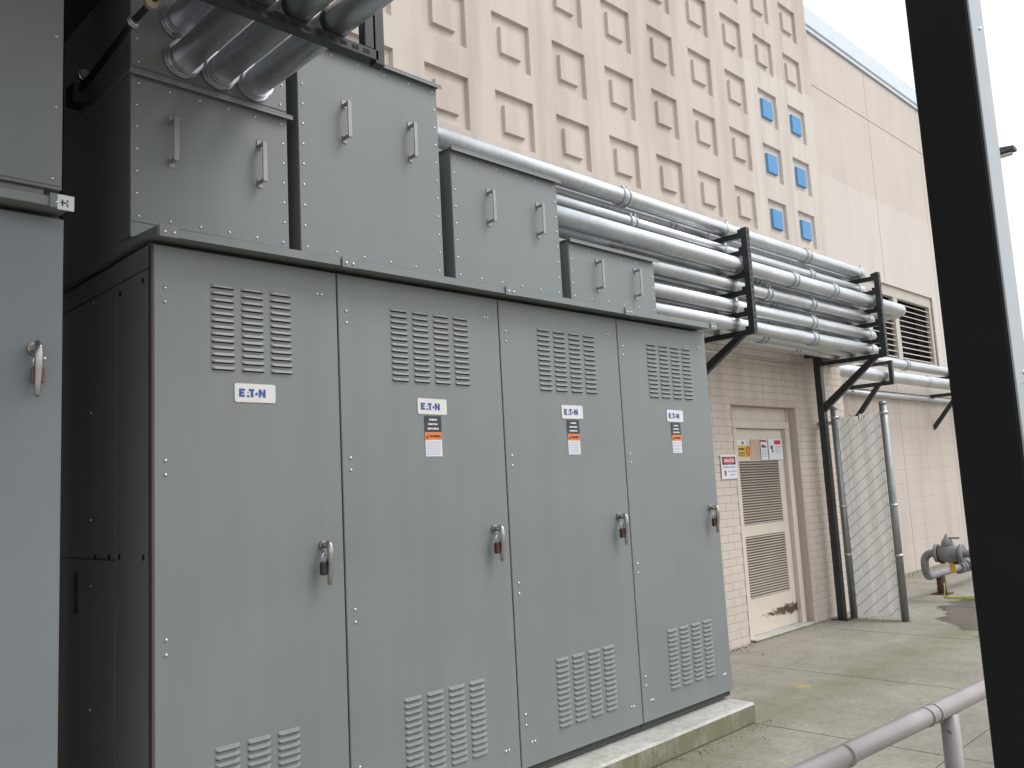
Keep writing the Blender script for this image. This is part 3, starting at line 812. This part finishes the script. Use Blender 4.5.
# slotted strut racks
slot_me = None
def rack(x, label, post):
    e_ = empty('strut_rack', label, 'pipe rack', (x, .29, 2.525), 'black slotted strut racks on the wall')
    S = .050; H = .835
    up = MB().box(0, S, 0, S, 0, H, c=.002).obj('upright', 'black_strut', e_)
    sm = MB(); z_ = .02
    while z_ < H-.03:
        sm.box(.017, .033, -.0008, .0003, z_, z_+.026); z_ += .0475
    sl_ = sm.obj('slots', 'painted_slot_dark', up); sl_['kind'] = 'stuff'
    for z_ in (3.305, 3.164, 2.985, 2.852, 2.684, 2.540):
        MB().box(.003, S-.003, S, (WY-.29 if not post else .745), z_-2.525-.018, z_-2.525+.024, c=.002).obj('arm', 'black_strut', e_)
        MB().box(.005, S-.005, S+.001, S+.03, z_-2.525+.0245, z_-2.525+.05, c=.001).obj('corner_bracket', 'black_strut', e_)
    MB().box(.001, S-.001, WY-.29-.045, WY-.29-.004, -.2, H-.01, c=.002).obj('wall_channel', 'black_strut', e_) if not post else None
    ye = WY-.29-.046 if not post else .675
    bm_ = MB(); bm_.prism([(.10, -.005), (.185, -.005), (ye, -.38), (ye, -.47)], 0, .003, S-.003)
    bm_.obj('brace', 'black_strut', e_)
    if post:
        MB().box(-.010, .060, .676, .744, -2.5245, H-.02, c=.003).obj('post', 'black_strut', e_)
        MB().box(-.05, .10, .63, .79, -2.5248, -2.513).obj('base_plate', 'black_strut', e_)
        for z_ in (.1, .7): MB().box(.005, .045, .745, WY-.29, z_, z_+.04).obj('wall_tie', 'black_strut', e_)
    return e_
rack(RK[0], 'black strut rack nearest the grey cabinets', False)
rack(RK[1], 'black strut rack on a floor post beside the slatted fence panel', True)

# lower conduits on the set-back wall and their brackets
for (y, z, lb) in ((1.62, 2.885, 'rear of the two conduits crossing the plain wall under the louvred vent'), (1.44, 2.640, 'front of the two conduits crossing the plain wall under the louvred vent')):
    e_ = empty('conduit', lb, 'conduit', (8.1, y, z), 'conduits on the set-back wall')
    MB().tube([(0, 1.93-y, 0)] + [(.0, .25, 0)] + elbow((0, .2, 0), (0,-1,0), (1,0,0), .2)[1:] + [(3, 0, 0), (7.4, 0, 0)], .078 if y < 1.5 else .066, 20).obj('pipe', 'galvanised', e_)
    for cx in (3.25-(.2 if y > 1.5 else 0), 7.0): coupling(e_, (cx, 0, 0), (1,0,0), .07)
for bx, lb in ((9.86, 'small black wall bracket above the slatted fence panel'), (12.80, 'small black wall bracket under the louvred vent')):
    e_ = empty('wall_bracket', lb, 'bracket', (bx, 1.30, 2.512), 'small black wall brackets')
    MB().box(0, .05, 0, .60, 0, .05, c=.002).obj('arm', 'black_strut', e_)
    MB().box(0.001, .049, .0, .05, .051, .31, c=.002).obj('upright', 'black_strut', e_); MB().box(0.003, .047, .05, .60, .262, .306, c=.002).obj('arm', 'black_strut', e_)
    MB().prism([(.18, -.001), (.25, -.001), (.598, -.42), (.598, -.50), (.56, -.47)], 0, .004, .046).obj('brace', 'black_strut', e_)
    MB().box(-.004, .054, .56, .599, -.05, -.001).obj('foot', 'black_strut', e_)
e_ = tag(MB().tube([(8.0, 1.86, 2.475), (15.5, 1.86, 2.475)], .034, 12).obj('conduit', 'galvanised'), 'thin level conduit fixed to the plain wall below the brackets', 'conduit')
e_ = tag(MB().tube([(3.6, WY-.022, 2.575), (7.05, WY-.022, 2.535)], .012, 10).obj('conduit', 'galvanised'), 'very thin conduit running along the brick wall above the door', 'conduit')

# overhead conduits into the upper box
OH = [(.168, 3.330, 'upper overhead conduit at the left, above the others'), (.180, 3.176, 'left one of the three level overhead conduits'),
      (.330, 3.174, 'middle one of the three level overhead conduits'), (.484, 3.172, 'right one of the three level overhead conduits')]
for x, z, lb in OH:
    e_ = empty('conduit', lb, 'conduit', (x, .17, z), 'overhead conduits entering the upper box')
    MB().tube([(0, -.002, 0), (0, -1.0, 0), (0, -3.4, 0)], .056, 24).obj('pipe', 'galvanised', e_)
    MB().tube([(0, -.004, 0), (0, -.014, 0)], .073, 20).tube([(0, -.014, 0), (0, -.046, 0)], .064, 20).tube([(0, -.046, 0), (0, -.053, 0)], .069, 20).box(.02, .032, -.04, -.028, .055, .078).obj('hub', 'zinc_bolt', e_)
e_ = empty('strut_trapeze', 'black strut trapeze carrying the overhead conduits', 'pipe rack', (.0, -.45, 3.072))
MB().box(-.10, .66, -.021, .021, 0, .041, c=.002).obj('crossbar', 'black_strut', e_)
sm = MB(); x = -.06
while x < .6: sm.box(x, x+.028, -.0219, -.0205, .013, .028); x += .05
q = sm.obj('slots', 'painted_slot_dark', e_); q['kind'] = 'stuff'
MB().box(.60, .641, -.020, .021, .0415, .9, c=.002).box(.646, .688, -.021, .021, -.012, .9, c=.002).obj('hanger', 'black_strut', e_)
MB().box(-.10, -.06, -.020, .021, .0415, .9, c=.002).obj('hanger', 'black_strut', e_)
for sx in (.18, .33, .484): MB().tube([(sx, -.012, .10), (sx, .012, .10)], .060, 20).obj('clamp', 'black_strut', e_)
# thin black conduit beside the upper box
e_ = empty('conduit', 'thin black conduit with bright fittings beside the upper box at left', 'conduit', (-.07, -.40, 3.15))
MB().tube([(0, 0, .02), (0, .4, .02), (0, .98, -.03)], .012, 10).obj('pipe', 'black_plastic', e_)
for yy, mt in ((.23, 'tag_tan'), (.395, 'zinc_bolt'), (.90, 'zinc_bolt')):
    MB().tube([(0, yy-.022, .02), (0, yy+.022, .018)], .019, 10).tube([(0, yy-.006, .02), (0, yy+.006, .02)], .023, 8).obj('fitting', mt, e_)
MB().box(-.03, .03, .93, 1.02, -.08, .0, c=.004).obj('end_box', 'black_plastic', e_)

# ================================================================ FENCE PANEL
FX = 7.315
fe = empty('fence_panel', 'narrow chain-link panel with white slats standing out from the wall', 'fence', (FX, .45, 0))
for y, rad in ((0, .036), (.50, .036)):
    p_ = MB().tube([(0, y, 0), (0, y, 2.085)], rad, 14).obj('post', 'fence_post', fe)
    MB().tube([(0, y, 2.082), (0, y, 2.10), (0, y, 2.115)], [.040, .038, .02], 14).obj('post_cap', 'fence_post', p_)
    for z_ in (2.0, 1.1, .62): MB().tube([(0, y, z_-.012), (0, y, z_+.012)], rad+.005, 14).obj('band', 'galvanised', p_)
MB().box(-.03, .03, .53, .68, 1.93, 1.965).obj('wall_clip', 'tag_tan', fe)
rnd = random.Random(5)
y = .045; k = 0
while y < .45:
    ww = rnd.uniform(.047, .055); lean = rnd.uniform(-.012, .012); zt = 2.0+rnd.uniform(-.012, .012)
    o = MB().add([(-.004, 0, .03), (-.004, ww, .03), (-.004, ww+lean, zt), (-.004, lean, zt), (.004, 0, .03), (.004, ww, .03), (.004, ww+lean, zt), (.004, lean, zt)],
                 [(0,1,2,3), (4,5,6,7), (0,1,5,4), (1,2,6,5), (2,3,7,6), (3,0,4,7)]).obj('slat', ('pvc_white', 'pvc_bright', 'pvc_white')[k % 3], fe, (rnd.uniform(-.004, .004), y, 0)); o.rotation_euler.z = rnd.uniform(-.05, .05)
    k += 1; y += ww + rnd.choice((.0008, .0015, .004))
wires = MB(); sp = .11; z_ = -.45
while z_ < 2.05:
    for sgn, xo in ((-1, -.0105), (1, .0105)):
        a = (z_ if sgn > 0 else z_+.36)
        pts = []
        for i in range(13):
            yy = .035 + .43*i/12; zz = a + sgn*.36*i/12
            if .03 < zz < 2.03: pts.append((xo, yy, zz))
        if len(pts) > 1: wires.tube(pts, .0021, 5)
    z_ += sp
wo = wires.obj('wire_mesh', 'mesh_wire', fe); wo['kind'] = 'stuff'

# ================================================================ GAS PIPE ASSEMBLY
gp = empty('gas_pipe', 'grey pipe loop with valve and rusty foot by the plain wall', 'pipe', (8.86, .80, 0))
pr = .042
loop = [(0, -2.2, .50), (0, -.5, .50), (0, -.11, .50)] + elbow((0, -.11, .50), (0,1,0), (0,0,-1), .10)[1:] 
loop += [(0, -.01, .345)] + elbow((0, -.01, .335), (0,0,-1), (1,0,0), .10)[1:] + [(1.0, -.01, .235), (2.4, -.01, .235)]
MB().tube(loop, pr, 16).obj('pipe', 'pipe_grey', gp)
def yflange(y, rad, t_): return MB().tube([(0, y-t_, .50), (0, y+t_, .50)], rad, 14)
vb = MB().tube([(0, -.40, .50), (0, -.34, .50), (0, -.28, .50), (0, -.22, .50), (0, -.16, .50)], [.07, .095, .105, .095, .07], 14).obj('valve', 'pipe_grey', gp)
yflange(-.155, .10, .016).obj('flange', 'pipe_grey', vb); yflange(-.41, .10, .016).obj('flange', 'pipe_grey', vb); yflange(-.18, .08, .006).obj('flange', 'rust', vb)
MB().tube([(0, -.27, .56), (0, -.27, .64), (0, -.27, .66), (0, -.27, .71)], [.07, .055, .03, .012], 10).obj('stem', 'pipe_grey', vb)
MB().box(-.012, .012, -.40, -.24, .655, .675).obj('lever', 'pipe_grey', vb)
MB().tube([(0, -.34, .44), (0, -.34, .40), (0, -.34, .385)], [.03, .03, .02], 10).tube([(0, -.20, .44), (0, -.20, .39)], .028, 10).obj('drain_plug', 'rust', vb)
for xx in (1.05, 1.14, 1.30): MB().tube([(xx-.018, -.01, .235), (xx+.018, -.01, .235)], .075, 14).obj('flange', 'pipe_grey', gp)
MB().tube([(.43, -.01, 0), (.43, -.01, .20)], .05, 12).obj('foot', 'rust', gp)
MB().box(.34, .52, -.10, .08, 0.001, .012).obj('base_plate', 'rust', gp)
MB().box(-.010, -.004, -.33, -.27, .29, .43).obj('yellow_tag', 'tag_yellow', gp)
hp = [(9.0, .66, .16), (8.99, .655, .09), (8.96, .66, .02), (8.99, .60, .012), (9.06, .50, .012), (9.10, .40, .012), (9.10, .28, .012), (9.04, .22, .012), (8.98, .30, .012), (8.95, .42, .012), (8.93, .55, .012), (8.90, .64, .014)]
tag(MB().tube(hp, .008, 8).obj('hose', 'hose_yellow'), 'yellow hose looped on the wet ground by the pipe foot', 'hose')

# ================================================================ HANDRAIL
hr = empty('handrail', 'chipped pale painted pipe handrail in the foreground', 'handrail', (2.0, -1.815, 0))
MB().tube([(-2.2, .155, .632), (-1.0, .095, .632), (0, .02, .632), (.9, -.035, .632), (3.2, -.18, .632)], .0301, 20).obj('rail', 'rail_paint', hr)
for xx, yy in ((-.030, .022), (-1.9, .14), (1.95, -.10)): MB().tube([(xx, yy, 0), (xx, yy, .612)], .0301, 18).obj('post', 'rail_paint', hr)
for xx in (-.20, -.14, -.72): MB().tube([(xx-.006, .02-xx*.065, .632), (xx+.006, .02-xx*.065, .632)], .0318, 20).obj('weld_ring', 'rail_paint', hr)

# ================================================================ COLUMN
co = empty('steel_column', 'black square steel column close to the camera at right', 'column', (1.5, -2.244, 0))
MB().box(0, .133, .0065, .176, .012, 4.6, c=.005).obj('shaft', 'column_black', co)
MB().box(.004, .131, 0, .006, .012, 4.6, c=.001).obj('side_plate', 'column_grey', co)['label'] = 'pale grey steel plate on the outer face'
for zb_ in (.6, 1.67, 1.70, 2.75, 3.8): link('bolt', bolt_me, co, (.085, 0, zb_))
MB().box(-.06, .193, -.06, .236, 0.001, .0118).obj('base_plate', 'column_black', co)
for a, b in ((-.03, -.03), (.163, -.03), (-.03, .206), (.163, .206)): MB().tube([(a, b, .0118), (a, b, .035)], .012, 6).obj('anchor_bolt', 'galvanised', co)

# ================================================================ STREET LAMP far behind
lp = empty('street_lamp', 'distant street lamp with a flat head seen past the black column', 'street lamp', (25, 3.9, 0))
MB().tube([(0, 0, 0), (0, 0, 10.0)], [.09, .06], 10).obj('pole', 'lamp_dark', lp)
MB().prism([(.05, 9.95), (-.75, 10.02), (-.75, 10.12), (-.1, 10.20), (.05, 10.18)], 0, -.16, .16).obj('lamp_head', 'lamp_dark', lp)
MB().box(-.12, .12, -.66, -.2, 9.935, 9.96).obj('lens', 'lamp_lens', lp)

# ================================================================ moss and litter along the plinth, wall foot and posts
simple('moss_green', (.12, .13, .035), .95, var=.4, scale=30)
simple('litter_brown', (.10, .075, .045), .95, var=.4, scale=30)
ms = MB(); rnd = random.Random(11)
def tuft(x, y, r_, mi):
    n = 6; h = r_*rnd.uniform(.25, .6); a0 = rnd.random()*6
    ring_ = [(x+math.cos(a0+2*pi*i/n)*r_*rnd.uniform(.6, 1.2), y+math.sin(a0+2*pi*i/n)*r_*rnd.uniform(.6, 1.2), -.001) for i in range(n)]
    ms.add(ring_+[(x+rnd.uniform(-.3, .3)*r_, y+rnd.uniform(-.3, .3)*r_, h)], [(i, (i+1) % n, n) for i in range(n)], mi)
for _ in range(420):
    x = rnd.uniform(.5, 3.6); d_ = rnd.expovariate(22); tuft(x, -.152-d_, rnd.uniform(.003, .010), 0 if rnd.random() < .75 else 1)
for _ in range(90):
    y_ = rnd.uniform(-.15, .9); tuft(3.505+rnd.expovariate(25), y_, rnd.uniform(.003, .010), 0 if rnd.random() < .7 else 1)
for _ in range(260):
    x = rnd.choice((rnd.uniform(4.6, 5.6), rnd.uniform(6.85, 7.9))); tuft(x, 1.115-rnd.expovariate(30), rnd.uniform(.004, .013), 0 if rnd.random() < .5 else 1)
for _ in range(160):
    tuft(FX+rnd.gauss(0, .06), rnd.uniform(.40, 1.0), rnd.uniform(.004, .013), 0 if rnd.random() < .5 else 1)
for _ in range(220):
    tuft(rnd.uniform(8.0, 12.5), 1.885-rnd.expovariate(9), rnd.uniform(.006, .02), 0 if rnd.random() < .7 else 1)
mo = ms.obj('moss_and_litter', ['moss_green', 'litter_brown']); mo['kind'] = 'stuff'; mo['label'] = 'moss and leaf litter along the foot of plinth and walls'; mo['category'] = 'moss'
